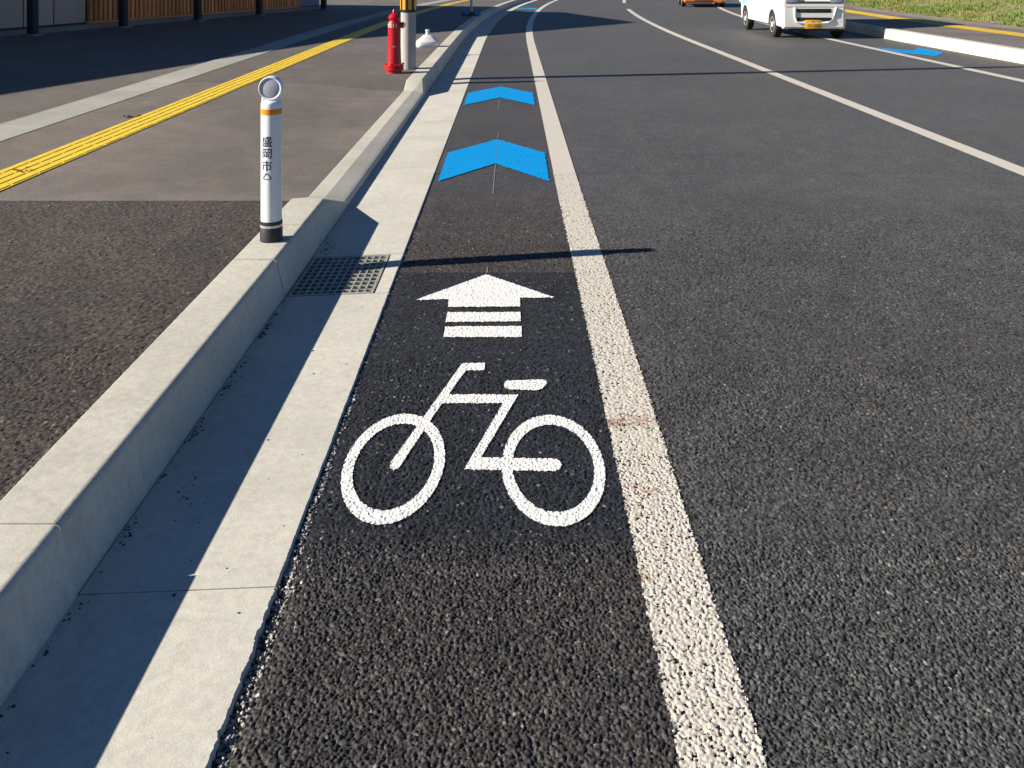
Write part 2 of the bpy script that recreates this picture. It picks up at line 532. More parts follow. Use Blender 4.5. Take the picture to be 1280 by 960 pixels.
def kerb_block(y0, y1, parent, mat, jit=0.0, mirror=None):
    ys = sorted(set([y0, y1] + [v for v in (4.94, 5.14, 5.34, 10.08, 10.21, 10.34) if y0 < v < y1]))
    bm = bmesh.new(); secs = []
    for y in ys:
        if mirror is None:
            secs.append([(x + jit + float(bend(y)), y, z + jit * 0.3) for x, z in kprof(kramp(y))])
        else:
            secs.append([(mirror - (x + 1.005) + float(bend_right(y)), y, z * 1.36 if z > 0 else z) for x, z in K_FULL])
    loft(bm, secs)
    return obj('kerb_block', bm, mat, parent, auto=10.5)

kerb_ys = [-1.7, 0.2, 2.035, 3.90, 4.43, 5.36, 7.25, 9.10, 10.04, 10.98]
while kerb_ys[-1] < 60: kerb_ys.append(kerb_ys[-1] + 2.0)
bm = bmesh.new()
yy = sorted(set(list(np.arange(-1.7, 60, 1.0)) + [4.94, 5.34, 10.08, 10.34]))
loft(bm, [[(x + float(bend(y)), y, z) for x, z in kprof(kramp(y), 0.006)] for y in yy])
kerb = obj('kerb', bm, MAT['bed']); tag(kerb, kind='structure')
for i, (a, b) in enumerate(zip(kerb_ys, kerb_ys[1:])):
    kerb_block(a + 0.0035, b - 0.0035, kerb, MAT['conc'], jit=0.003 if i == 1 else rnd.uniform(-.0015, .0015))

# gutter: slabs on a bed, the near edge broken
def gz(x): return 0.004 + (x + 0.545) * 0.040
GR = (-1.000, -0.612, 3.893, 4.430)                    # drain opening
def gutter_slab(y0, y1, ragged=0.0, hole=False):
    V = []; n = max(2, int((y1 - y0) / (0.006 if ragged else 0.25)))
    edge = []
    o1 = 0.0
    for i in range(n + 1):
        y = y0 + (y1 - y0) * i / n
        o1 = 0.75 * o1 + rnd.gauss(0, ragged * 0.5)
        x = -0.544 + o1 + (rnd.gauss(0, ragged * 0.4) if ragged else 0)
        if not ragged and y0 < 2.5:
            x -= 0.022 * math.exp(-((y - y0) / 0.03))
        edge.append((x, y))
    bm = bmesh.new(); secs = []
    for x, y in edge:
        b = float(bend(y))
        c = 0.004
        if hole:
            secs.append([(-0.607 + b, y, -.1), (x + b, y, -.1), (x + b, y, gz(x) - c), (x - c + b, y, gz(x)), (-0.607 + b, y, gz(-.607))])
        else:
            secs.append([(-1.003 + b, y, -.1), (x + b, y, -.1), (x + b, y, gz(x) - c), (x - c + b, y, gz(x)), (-1.003 + b, y, gz(-1.003))])
    loft(bm, secs)
    return obj('gutter_slab', bm, MAT['conc2'], gutter, auto=30)
bm = bmesh.new()
add_box(bm, -1.003, -0.56, -1.7, 17, -.2, -.101)
gutter = obj('gutter', bm, MAT['bed']); tag(gutter, kind='structure')
gut_ys = [-1.7, 0.2, 2.035, GR[2], GR[3], 6.4, 8.4, 10.4]
while gut_ys[-1] < 60: gut_ys.append(gut_ys[-1] + 2.0)
for a, b in zip(gut_ys, gut_ys[1:]):
    gutter_slab(a + 0.003, b - 0.001, ragged=0.0024 if b < 2.1 and b > 1 else (0.0008 if b < 5 else 0), hole=abs(a - GR[2]) < .01)

# drain grate
MAT['steel'] = plain('galvanised_steel', (0.33, 0.34, 0.31), rough=0.55, metal=0.2, var=0.25, nscale=35)
MAT['pit'] = plain('pit_shade_black', (0.03, 0.028, 0.026), rough=0.9)  # near-black colour stands in for the shade under the grate
g = empty('drain_grate', ((GR[0] + GR[1]) / 2, (GR[2] + GR[3]) / 2, gz(-0.8)))
tag(g, 'galvanised steel drain grate set in the gutter beside the bollard', 'drain grate')
g.rotation_euler = (0, -0.040, 0)
hx = (GR[1] - GR[0]) / 2 - 0.004; hy = (GR[3] - GR[2]) / 2 - 0.004
bm = bmesh.new()
add_box(bm, -hx, hx, -hy, -hy + .016, -.04, .001); add_box(bm, -hx, hx, hy - .016, hy, -.04, .001)
add_box(bm, -hx, -hx + .012, -hy + .0165, hy - .0165, -.04, .0005); add_box(bm, hx - .012, hx, -hy + .0165, hy - .0165, -.04, .0005)
obj('frame', bm, MAT['steel'], g)
nb, nc = 11, 10
me_b = me_c = None
for i in range(1, nb):
    x = -hx + .008 + (2 * hx - .016) * i / nb
    if me_b is None:
        o = box('bearing_bar', MAT['steel'], g, -.0038, .0038, -hy + .0165, hy - .0165, -.04, -.001); me_b = o.data
    else:
        o = link_mesh('bearing_bar', me_b, None, g)
    o.location = (x, 0, 0)
for i in range(1, nc):
    y = -hy + .008 + (2 * hy - .016) * i / nc
    if me_c is None:
        o = box('cross_bar', MAT['steel'], g, -hx + .0125, hx - .0125, -.0055, .0055, -.012, -.002); me_c = o.data
    else:
        o = link_mesh('cross_bar', me_c, None, g)
    o.location = (0, y, 0)
bm = bmesh.new()                                         # pit below the grate
add_box(bm, -hx - .003, hx + .003, -hy - .003, hy + .003, -.0985, -.094)
obj('pit_floor', bm, MAT['pit'], g)

# ------------------------------------------------------------------ left footway
def walk_z(x, y):
    x = np.asarray(x, dtype=float); y = np.asarray(y, dtype=float)
    dip = np.clip((y - 4.94) / .40, 0, 1) - np.clip((y - 10.08) / .26, 0, 1)
    return 0.146 - 0.095 * dip * sstep(-2.7, -1.24, x)
stony_sheet('sidewalk', [(-2.15, -1.241, 1.9, 3.005, 0.0048), (-3.25, -1.241, 3.0, 4.905, 0.0068)], MAT['walk'],
            lambda x, y: 0.146 + 0 * x, None,
            [strip(-3.83, -3.25, [1.9, 4.905], .146), strip(-3.25, -2.15, [1.9, 3.0], .146), strip(-3.83, -1.241, [-8, 1.9], .146)])
ys = np.concatenate([np.array([4.905, 4.94, 5.1, 5.34, 5.5]), np.linspace(6, 9.8, 8), [10.06]])
coarse_sheet('driveway_crossing', [strip(-3.83, -1.241, ys, walk_z, nx=14)], MAT['drive'])
ys = np.concatenate([np.array([10.06, 10.08, 10.2, 10.34, 10.6]), np.arange(11.4, 17, 1), np.arange(17, 62, 1.0)])
coarse_sheet('far_sidewalk', [strip(-3.83, -1.241, ys, walk_z, nx=14)], MAT['walkfar'])
coarse_sheet('forecourt', [strip(-40, -4.27, np.concatenate([[-8, 0, 8], np.arange(12, 75, 2.0)]), 0.138)], MAT['lot'])

# concrete strip behind the footway
bm = bmesh.new()
loft(bm, [[(u + float(bend(y)), y, z) for u, z in ((-4.268, .0), (-3.832, .0), (-3.832, .138), (-4.268, .138))] for y in np.arange(-4, 62, 1.0)])
band = obj('concrete_strip', bm, MAT['bed']); tag(band, kind='structure')
y = 1.3
while y < 56:
    bm = bmesh.new()
    loft(bm, [[(u + float(bend(q)), q, z) for u, z in ((-4.27, .06), (-3.83, .06), (-3.83, .146), (-3.834, .150), (-4.266, .150), (-4.27, .146))] for q in (y + .003, y + 1.0, y + 1.997)])
    obj('strip_slab', bm, MAT['conc3'], band)
    y += 2.0

# yellow tactile tiles: four bars each
bm = bmesh.new()
loft(bm, [[(u + float(bend(q)), q, z) for u, z in ((-3.255, .10), (-2.985, .10), (-2.985, .1465), (-3.255, .1465))] for q in np.arange(2, 60, 1.0)])
tact = obj('tactile_strip', bm, MAT['walkfar']); tag(tact, kind='structure')
bm = bmesh.new()
add_box(bm, -.149, .149, -.1490, .1490, -.004, .0045)
for k in range(4):
    xc = -.1125 + .075 * k
    prof = [(-.0235, .0044), (.0235, .0044), (.0195, .0085), (-.0195, .0085)]
    loft(bm, [[(xc + a, yy_, b) for a, b in prof] for yy_ in (-.138, .138)])
me = bpy.data.meshes.new('tactile_tile'); bmesh.ops.recalc_face_normals(bm, faces=bm.faces); bm.to_mesh(me); bm.free()
me.materials.append(MAT['yellow'])
y = 3.6
while y < 52:
    o = link_mesh('tactile_tile', me, None, tact)
    s = (float(bend(y + .5)) - float(bend(y - .5)))
    o.location = (-3.12 + float(bend(y)) + rnd.uniform(-.002, .002), y, 0.1475)
    o.rotation_euler = (0, 0, -math.atan(s) + rnd.uniform(-.004, .004))
    y += 0.300

# ------------------------------------------------------------------ right-hand side
ysr = [8.2]
while ysr[-1] < 60: ysr.append(ysr[-1] + 2.0)
bm = bmesh.new()
loft(bm, [[(u + float(bend_right(q)), q, z) for u, z in ((7.85, -.1), (8.0, -.1), (8.0, .18), (7.86, .18))] for q in np.arange(8.2, 60, 1.0)])
kr = obj('opposite_kerb', bm, MAT['bed']); tag(kr, kind='structure')
for a, b in zip(ysr, ysr[1:]):
    kerb_block(a + 0.007, b - 0.007, kr, MAT['concR'], mirror=7.80)
ysl = np.concatenate([np.arange(6, 17, 2), np.arange(17, 62, 1.0)])
coarse_sheet('opposite_sidewalk', [strip(8.03, 10.5, ysl, 0.198, bf=bend_right)], MAT['walkright'])
coarse_sheet('opposite_edging', [strip(10.5, 11.25, ysl, 0.19, bf=bend_right)], MAT['edging'])
# verge rising behind
def verge_z(u, y):
    d = np.maximum(0, u - 11.25)
    return 0.195 + 0.16 * d - 0.0025 * d * d + 0.05 * np.sin(u * 2.1 + y * 1.3) * np.minimum(1, d) + 0.04 * np.sin(y * 2.7 - u) * np.minimum(1, d)
xv, yv, zv, fv = strip(11.25, 27, np.arange(6, 62, 0.6), verge_z, nx=40, bf=bend_right)
vg = np_mesh('grass_verge', np.stack([xv, yv, zv], -1), fv, MAT['earth'], None, True); tag(vg, kind='structure')
coarse_sheet('opposite_tactile_strip', [strip(9.45, 9.95, ysl, 0.204, bf=bend_right)] +
             [strip(9.50 + .11 * k, 9.55 + .11 * k, ysl, 0.209, bf=bend_right) for k in range(4)], MAT['yellow'])

def grass_mat():
    t = NT('grass_blade')
    n = t.noise(0.9, 4, 0.6); n2 = t.noise(23, 2)
    c = t.mix(t.ramp(n, 0.35, 0.68), (0.10, 0.19, 0.025), (0.28, 0.25, 0.09))
    c = t.mix(t.ramp(n2, 0.35, 0.7, 0, 0.7), c, (0.15, 0.19, 0.045))
    return t.fin(c, 0.65, 0.25)
MAT['grass'] = grass_mat()
NBL = 80000
u = 11.25 + rng.random(NBL) ** 1.5 * 9.5; yb = 12 + rng.random(NBL) * 34
u += 0.12 * np.sin(yb * 3.1) + 0.1 * np.sin(yb * 7.7)
u = np.maximum(u, 11.05)
bx_ = u + bend_right(yb); bz = np.where(u < 11.25, 0.19, verge_z(u, yb)) - 0.01
ang = rng.random(NBL) * 2 * math.pi; hgt = 0.03 + 0.06 * rng.random(NBL) ** 2 + 0.07 * np.clip(np.sin(u * 1.7) * np.sin(yb * 1.1), 0, 1)
w = 0.010 + 0.012 * rng.random(NBL); lean = hgt * rng.random(NBL) * 1.1; la = rng.random(NBL) * 2 * math.pi
cx, sx = np.cos(ang) * w, np.sin(ang) * w
A = np.stack([bx_ - cx, yb - sx, bz], -1); B = np.stack([bx_ + cx, yb + sx, bz], -1)
C = np.stack([bx_ + np.cos(la) * lean, yb + np.sin(la) * lean, bz + hgt], -1)
V = np.stack([A, B, C], 1).reshape(-1, 3); F = np.arange(NBL * 3).reshape(-1, 3)
go = np_mesh('grass', V, F, MAT['grass']); tag(go, 'patchy green and straw coloured grass on the bank across the road', 'grass', kind='stuff')

# ------------------------------------------------------------------ painted markings
def inside(poly, X, Y):
    r = np.zeros(X.shape, dtype=bool); n = len(poly); j = n - 1
    for i in range(n):
        xi, yi = poly[i]; xj, yj = poly[j]
        c = ((yi > Y) != (yj > Y)) & (X < (xj - xi) * (Y - yi) / ((yj - yi) or 1e-12) + xi)
        r ^= c; j = i
    return r
def stony_paint(name, test, bx, s, mat, parent=None, dry=0.04, lift=0.0032, soft=0.72, wb=.0010, holes=0.0):
    """paint lying over the stones: fills most, misses the deep gaps"""
    V_, F_, off = [], [], 0
    for (x0, x1, y0, y1, st) in (bx if isinstance(bx, list) else [(*bx, s)]):
        X, Y, F = grid(x0, x1, y0, y1, st)
        h, t = stones(X, Y)
        cxy = (X[F].mean(1), Y[F].mean(1))
        wob = (t[F[:, 0]] - 0.5) * wb
        keep = test(cxy[0] + wob, cxy[1] + wob * 1.4)
        hm = h[F].mean(1)
        keep &= ~((hm * amp(cxy[1]) < -0.0029) & (rng.random(len(hm)) < dry * 14)) 
        if holes: keep &= ~((hm < -0.0023) & (rng.random(len(hm)) < holes))
        F = F[keep]
        used, inv = np.unique(F, return_inverse=True)
        Z = lift + h * soft * np.maximum(amp(Y), .12) + (1 - amp(Y)) * 0.002
        V_.append(np.stack([X, Y, Z], -1)[used]); F_.append(inv.reshape(-1, 4) + off); off += len(used)
    return np_mesh(name, np.concatenate(V_), np.concatenate(F_), mat, parent, True)

# kerbside edge line: near part over the stones, far part follows the bend
lx0, lx1 = 0.302, 0.459
el = empty('edge_line', (0, 0, 0))
tag(el, 'worn white edge line on the right of the bike lane', 'road marking')
def ledge(y): return 0.011 * sstep(3.0, 6.2, y)
stony_paint('near_stroke', lambda x, y: (x > lx0 - ledge(y)) & (x < lx1 - ledge(y)),
            [(lx0 - .012, lx1 + .012, 0.60, 1.32, .0050), (lx0 - .012, lx1 + .012, 1.32, 2.6, .0028), (lx0 - .022, lx1 + .012, 2.6, 4.2, .0042), (lx0 - .022, lx1 + .012, 4.2, 6.2, .006)], 0, MAT['line'], el, dry=0.045, soft=.66, lift=.0025, wb=.006, holes=.32)
def line_far(name, x0, x1, ys, mat, parent=None, bf=bend, z=0.004):
    X, Y, Z, F = strip(x0, x1, ys, z, bf=bf)
    return np_mesh(name, np.stack([X, Y, Z], -1), F, mat, parent)
ysf = np.concatenate([np.arange(6.2, 17, 1.2), np.arange(17, 62, 0.5)])
line_far('near_end_stroke', lx0, lx1, [-6, 0, .6], MAT['lineF'], el)
line_far('far_stroke', 0.292, 0.447, ysf, MAT['lineF'], el)

cl = line_far('centre_line', 3.55, 3.70, np.concatenate([[-6, 2, 6, 10, 14], np.arange(17, 32.6, .5)]), MAT['lineF'])
tag(cl, 'long white line dividing the two traffic lanes', 'road marking')
cl2 = line_far('centre_line', 3.55, 3.70, np.arange(38.6, 60, .5), MAT['lineF'])
tag(cl2, 'far white lane dash beyond the gap, at the top of the road', 'road marking')
rl = line_far('edge_line', 6.52, 6.68, np.concatenate([[-6, 2, 6, 10, 14], np.arange(17, 60, .5)]), MAT['lineF'], bf=bend_right)
tag(rl, 'thin white edge line running under the white van', 'road marking')

bs = empty('bicycle_symbol', (0, 0, 0))
tag(bs, 'white painted bicycle symbol on the near bike lane', 'road marking')
def ring(cx, cy, a, b, da, db):
    return lambda x, y: (((x - cx) / a) ** 2 + ((y - cy) / b) ** 2 < 1) & (((x - cx) / (a - da)) ** 2 + ((y - cy) / (b - db)) ** 2 > 1)
w1 = ring(-0.341, 2.551, 0.1450, 0.2830, .0305, .0600)
w2 = ring(0.1185, 2.543, 0.1480, 0.2830, .0305, .0600)
fork = [(-0.181, 3.198), (-0.099, 3.204), (-0.097, 3.143), (-0.164, 3.143), (-0.2135, 2.965), (0.021, 2.962), (-0.091, 2.580), (0.124, 2.574),
        (0.138, 2.564), (0.1435, 2.542), (0.137, 2.520), (0.122, 2.511), (-0.137, 2.519), (-0.030, 2.904), (-0.231, 2.904),
        (-0.323, 2.534), (-0.330, 2.520), (-0.340, 2.516), (-0.350, 2.525), (-0.354, 2.546)]
seat = [(-0.028, 3.033), (-0.026, 3.052), (-0.017, 3.064), (0.106, 3.072), (0.118, 3.066), (0.121, 3.046), (0.107, 3.012), (0.088, 2.992), (-0.016, 3.002), (-0.025, 3.013)]
stony_paint('wheel', w1, (-0.50, -0.18, 2.25, 2.85), .0022, MAT['white'], bs, dry=.006, soft=.45, lift=.0027)
stony_paint('wheel', w2, (-0.04, 0.28, 2.25, 2.84), .0022, MAT['white'], bs, dry=.006, soft=.45, lift=.0027)
stony_paint('frame', lambda x, y: inside(fork, x, y) & ~w1(x, y) & ~w2(x, y), (-0.37, 0.155, 2.50, 3.22), .0022, MAT['white'], bs, dry=.006, soft=.45, lift=.0027)
stony_paint('saddle', lambda x, y: inside(seat, x, y), (-0.04, 0.13, 2.98, 3.085), .0022, MAT['white'], bs, dry=.006, soft=.45, lift=.0027)

ar = empty('arrow_symbol', (0, 0, 0))
tag(ar, 'white painted arrow above the bicycle symbol, pointing ahead', 'road marking')
head = [(-0.121, 4.135), (0.186, 3.843), (0.036, 3.840), (0.036, 3.740), (-0.272, 3.735), (-0.274, 3.826), (-0.420, 3.812)]
b1 = [(-0.271, 3.677), (0.035, 3.679), (0.036, 3.583), (-0.270, 3.576)]
b2 = [(-0.267, 3.530), (0.038, 3.534), (0.039, 3.430), (-0.268, 3.427)]
stony_paint('arrow_head', lambda x, y: inside(head, x, y), (-0.43, 0.20, 3.72, 4.15), .0030, MAT['white'], ar, dry=.004, soft=.45, lift=.0027)
stony_paint('tail_bar', lambda x, y: inside(b1, x, y), (-0.285, 0.05, 3.56, 3.69), .0030, MAT['white'], ar, dry=.004, soft=.45, lift=.0027)
stony_paint('tail_bar', lambda x, y: inside(b2, x, y), (-0.285, 0.05, 3.41, 3.55), .0030, MAT['white'], ar, dry=.004, soft=.45, lift=.0027)

def chevron(x, y, label, flip=False, bf=bend, w=0.755, L=1.48, drop=0.55):
    me = bpy.data.meshes.new('chevron')
    pts = []
    s = -1 if flip else 1
    th = L - drop
    o = bpy.data.objects.new('blue_chevron', me)
    prof = [(0, 0), (w / 2, -drop), (w / 2, -L), (0, -L + drop), (-w / 2, -L), (-w / 2, -drop)]
    bm = bmesh.new()
    def P(px, py, z): return (px + float(bf(y + py * s) - bf(y)), py * s, z)
    top = [bm.verts.new(P(px, py, .0045)) for px, py in prof]
    bot = [bm.verts.new(P(px, py, .0015)) for px, py in prof]
    bm.faces.new([top[i] for i in (0, 3, 2, 1)]); bm.faces.new([top[i] for i in (0, 5, 4, 3)])
    for i in range(6):
        bm.faces.new((top[i], bot[i], bot[(i + 1) % 6], top[(i + 1) % 6]))
    bmesh.ops.recalc_face_normals(bm, faces=bm.faces)
    bm.to_mesh(me); bm.free()
    me.materials.append(MAT['blue'])
    o.location = (x + float(bf(y)), y, 0.0)
    col.objects.link(o)
    return tag(o, label, 'road marking', 'blue chevrons on the cycle lanes')
def near_chevron(x, y, label, s):
    p = [(x, y), (x + .3775, y - .55), (x + .3775, y - 1.48), (x, y - .93), (x - .3775, y - 1.48), (x - .3775, y - .55)]
    o = stony_paint('blue_chevron', lambda a, b: inside(p, a, b), (x - .4, x + .4, y - 1.5, y + .02), s, MAT['blue'], None, dry=.01, wb=.010, holes=.10, soft=.3)
    return tag(o, label, 'road marking', 'blue chevrons on the cycle lanes')
near_chevron(-0.123, 7.43, 'large bright blue chevron, nearest ahead of the white arrow', .0075)
near_chevron(-0.134, 10.80, 'blue chevron just past the nearest one, level with the red hydrant', .010)
chevron(-0.14, 33.6, 'small far blue chevron beyond the building shadow, at the top of the bike lane')
chevron(7.13, 14.75, 'blue chevron across the road, between thin line and white kerb', True, bend_right)
chevron(7.20, 36.3, 'tiny blue chevron behind the orange car', True, bend_right)
for (x, y0, y1, lab) in ((-0.122, 5.62, 6.50, 'faint chalk tick under the nearest blue chevron'), (-0.122, 7.46, 7.75, 'faint chalk tick at the tip of the nearest blue chevron'),
                         (-0.140, 9.05, 9.80, 'faint chalk tick under the second blue chevron'), (-0.119, 4.16, 4.24, 'short chalk tick at the tip of the white arrow')):
    bm = bmesh.new(); add_box(bm, x - .0025, x + .0025, y0, y1, .0020, .0024)
    tag(obj('chalk_tick', bm, MAT['chalk']), lab, 'chalk mark', 'chalk setting-out ticks')
bm = bmesh.new(); add_box(bm, -.1242, -.1228, 6.56, 7.40, .0050, .0062)
tag(obj('chalk_tick', bm, MAT['chalk']), 'thin chalk centre mark across the nearest blue chevron', 'chalk mark', 'chalk setting-out ticks')

# ------------------------------------------------------------------ bollard on the kerb
MAT['wplastic'] = plain('white_plastic', (0.78, 0.80, 0.80), rough=0.32, var=0.03, nscale=14)
MAT['bplastic'] = plain('black_rubber', (0.018, 0.022, 0.024), rough=0.55, var=0.2)
MAT['orange'] = plain('orange_tape', (0.80, 0.27, 0.012), rough=0.35, var=0.06)
MAT['silver'] = plain('silver_tape', (0.62, 0.62, 0.62), rough=0.35, metal=0.6)
MAT['ink'] = plain('navy_ink', (0.02, 0.025, 0.07), rough=0.5)
MAT['reflector'] = plain('grey_reflector', (0.46, 0.46, 0.52), rough=0.3, var=0.06, nscale=120)
bo = empty('bollard', (-1.143, 4.18, 0.150))
tag(bo, 'white post with orange band, city lettering and round reflector on the kerb', 'bollard')
R = 0.0485
lathe('tube', MAT['wplastic'], bo, [(R, .095), (R, .600)], 40, close=False)
lathe('base', MAT['bplastic'], bo, [(R + .004, 0), (R + .004, .062), (R + .002, .066), (R + .002, .080), (R + .003, .084), (R + .003, .095), (R - .004, .0965)], 40)
lathe('silver_band', MAT['silver'], bo, [(R + .0035, .067), (R + .0035, .079)], 40, close=False)
lathe('reflective_band', MAT['orange'], bo, [(R + .0005, .600), (R + .0015, .601), (R + .0015, .626), (R + .0005, .627)], 40)
lathe('cap', MAT['wplastic'], bo, [(R, .627), (R, .650), (R - .003, .657), (R - .010, .662), (.020, .663)], 40)
bm = bmesh.new(); loft(bm, [[(a * w_, b * .019, z) for a, b in ((-1, -.7), (-.85, -1), (.85, -1), (1, -.7), (1, .7), (.85, 1), (-.85, 1), (-1, .7))] for w_, z in ((.043, .660), (.042, .672), (.040, .690), (.036, .715))])
obj('neck', bm, MAT['wplastic'], bo, auto=40)
hz = .722
lathe('head_ring', MAT['wplastic'], bo, [(.0455, -.024), (.053, -.026), (.0565, -.019), (.0565, .019), (.053, .026), (.0455, .024)], 40, (0, 0, hz), 'Y', close=False)
for s in (-1, 1):
    lathe('reflector', MAT['reflector'], bo, [(.0465, .012), (.0465, .0205), (.040, .0225), (.002, .0235)] if s > 0 else [(.002, -.0235), (.040, -.0225), (.0465, -.0205), (.0465, -.012)], 40, (0, 0, hz), 'Y')
def wrap(bm, zc, a0=-0.16, r=R + .0012, rot=None):
    for v in bm.verts:
        a = -math.pi / 2 + a0 + v.co.x / r
        v.co = Vector((r * math.cos(a), r * math.sin(a), zc + v.co.y))
    return bm
for k, ch in enumerate('盛岡市'):
    tb = text_bm(ch, 0.053, 0.0004)
    # centre the glyph on its own box
    xs = [v.co.x for v in tb.verts]; ysv = [v.co.y for v in tb.verts]
    mx, my = (min(xs) + max(xs)) / 2, (min(ysv) + max(ysv)) / 2
    for v in tb.verts: v.co.x = (v.co.x - mx) * 1.10; v.co.y -= my
    bmesh.ops.subdivide_edges(tb, edges=[e for e in tb.edges if e.calc_length() > .012], cuts=3)
    obj('lettering', wrap(tb, .476 - .057 * k, -0.20), MAT['ink'], bo)
tb = bmesh.new()
pts = [(0, .022), (.010, .012), (.021, .000), (.020, -.010), (.008, -.013), (0, -.008), (-.008, -.013), (-.020, -.010), (-.021, .000), (-.010, .012)]
o_ = [tb.verts.new((x, y, 0)) for x, y in pts]; i_ = [tb.verts.new((x * .72, y * .72, 0)) for x, y in pts]
for i in range(len(pts)):
    j = (i + 1) % len(pts); tb.faces.new((o_[i], o_[j], i_[j], i_[i]))
obj('emblem', wrap(tb, .308, -0.17), MAT['ink'], bo)

# ------------------------------------------------------------------ hydrant, pole, jug, far post
MAT['red'] = plain('red_enamel', (0.44, 0.005, 0.011), rough=0.38, var=0.12, nscale=30)
hy_ = empty('fire_hydrant', (-1.475, 11.02, float(walk_z(-1.475, 11.02))))
tag(hy_, 'red fire hydrant beside the grey utility pole', 'hydrant')
lathe('base_flange', MAT['red'], hy_, [(.10, 0), (.10, .035), (.120, .040), (.120, .068), (.112, .072), (.112, .076), (.120, .080), (.120, .108), (.095, .114)], 28)
lathe('barrel', MAT['red'], hy_, [(.092, .112), (.086, .18), (.080, .40), (.078, .58), (.080, .61), (.074, .64), (.062, .655)], 28)
lathe('bonnet', MAT['red'], hy_, [(.055, .655), (.055, .675), (.074, .680), (.074, .705), (.066, .715), (.045, .740), (.022, .750), (.018, .790), (.010, .800)], 28)
for a in range(6):
    an = a * math.pi / 3 + .3
    lathe('bolt', MAT['red'], hy_, [(.013, .108), (.013, .124), (.006, .128)], 8, (.112 * math.cos(an), .112 * math.sin(an), 0))
lathe('outlet', MAT['red'], hy_, [(.032, .06), (.032, .085), (.040, .087), (.040, .115), (.02, .12)], 16, (0, 0, .60), 'X')
MAT['wenamel'] = plain('white_enamel', (0.75, 0.72, 0.70), rough=0.4)
lathe('outlet_cap', MAT['wenamel'], hy_, [(.030, .121), (.030, .136), (.012, .142)], 14, (0, 0, .60), 'X')
for k, ch in enumerate('0211'):
    obj('digit', wrap(text_bm(ch, 0.066, .0012), .595, -0.85 + .42 * k, .0815), MAT['wenamel'], hy_)
tb = bmesh.new(); add_box(tb, -.018, .018, -.010, .010, 0, .001)
obj('plate', wrap(tb, .335, 0.05, .0830), MAT['wenamel'], hy_)

MAT['pole'] = concrete('pole_concrete', (0.37, 0.365, 0.34), stain=0.09, pores=False, rough=0.7)
MAT['guardy'] = plain('yellow_guard', (0.75, 0.34, 0.015), rough=0.4)
MAT['guardk'] = plain('black_guard', (0.015, 0.015, 0.015), rough=0.45)
MAT['galv'] = plain('galvanised_fitting', (0.36, 0.37, 0.38), rough=0.5, metal=0.6)
px, py = -1.352, 11.48
po = empty('utility_pole', (px, py, float(walk_z(px, py))))
tag(po, 'grey concrete utility pole with striped yellow and black guard', 'utility pole')
lathe('shaft', MAT['pole'], po, [(.100, -.02), (.096, 1.5), (.086, 5.0), (.075, 8.6), (.06, 8.62)], 32)
lathe('guard_sheet', MAT['guardk'], po, [(.1035, .74), (.1045, .745), (.1005, 2.2), (.0990, 2.205)], 32)
for k in range(8):
    a0 = k * math.pi / 4 + .12 - math.pi / 2; bm = bmesh.new(); secs = []
    for z in (.775, 1.4, 2.17):
        rr = .1062 - .0028 * (z - .745) / .7; s = []
        for q in range(4):
            a = a0 + .40 * q / 3; s.append((rr * math.cos(a), rr * math.sin(a), z))
        for q in range(3, -1, -1):
            a = a0 + .40 * q / 3; s.append(((rr - .004) * math.cos(a), (rr - .004) * math.sin(a), z))
        secs.append(s)
    loft(bm, secs); obj('guard_stripe', bm, MAT['guardy'], po)
for z in (3.2, 5.9): lathe('strap', MAT['galv'], po, [(.095, z), (.097, z + .004), (.096, z + .05), (.094, z + .054)], 24)
bm = bmesh.new(); add_tube(bm, [(-.02, -.115, .0), (-.02, -.105, 3.0), (-.02, -.1, 6.0)], .016, 8)
pass
bm.free()

MAT['jug'] = plain('white_jug_plastic', (0.80, 0.77, 0.75), rough=0.4, var=0.05)
jg = empty('weight_jug', (-1.42, 14.8, float(walk_z(-1.42, 14.8))), 0.15)
tag(jg, 'white plastic sloping weight with a spout, behind the kerb', 'plastic weight')
bm = bmesh.new()
S = []
for z, kx, ky in ((0, .185, .12), (.02, .195, .13), (.085, .195, .13), (.10, .185, .12), (.15, .12, .085), (.185, .085, .06), (.20, .045, .045)):
    ringp = []
    for q in range(20):
        a = 2 * math.pi * q / 20; c_, s_ = math.cos(a), math.sin(a); e = .55
        ringp.append((kx * math.copysign(abs(c_) ** e, c_), ky * math.copysign(abs(s_) ** e, s_), z))
    S.append(ringp)
loft(bm, S); obj('body', bm, MAT['jug'], jg, auto=40)
lathe('spout', MAT['jug'], jg, [(.030, .198), (.030, .262), (.036, .266), (.036, .285), (.030, .290)], 16)

MAT['slate'] = plain('slate_blue_steel', (0.40, 0.47, 0.52), rough=0.4)
MAT['bluebag'] = plain('blue_sandbag', (0.07, 0.19, 0.42), rough=0.8, var=0.2, bump=0.4)
fp = empty('barrier_post', (-1.32 + float(bend(24.9)), 24.9, float(walk_z(-1.32, 24.9))))
tag(fp, 'thin pale post held by blue bags at the far kerb', 'post')
lathe('tube', MAT['slate'], fp, [(.036, .02), (.036, 1.10), (.030, 1.12)], 20)
lathe('foot', MAT['bplastic'], fp, [(.11, 0), (.11, .05), (.07, .09), (.045, .11)], 20)
for s in (-1, 1):
    bm = bmesh.new(); bmesh.ops.create_icosphere(bm, subdivisions=3, radius=1)
    for v in bm.verts:
        n = 1 + .10 * math.sin(5 * v.co.x + 3 * v.co.y + s) + .07 * math.sin(7 * v.co.z - 4 * v.co.x)
        v.co = Vector((v.co.x * .105 * n + s * .165, v.co.y * .10 * n, max(0, v.co.z * .075 * n + .06)))
    obj('sandbag', bm, MAT['bluebag'], fp, smooth=True)

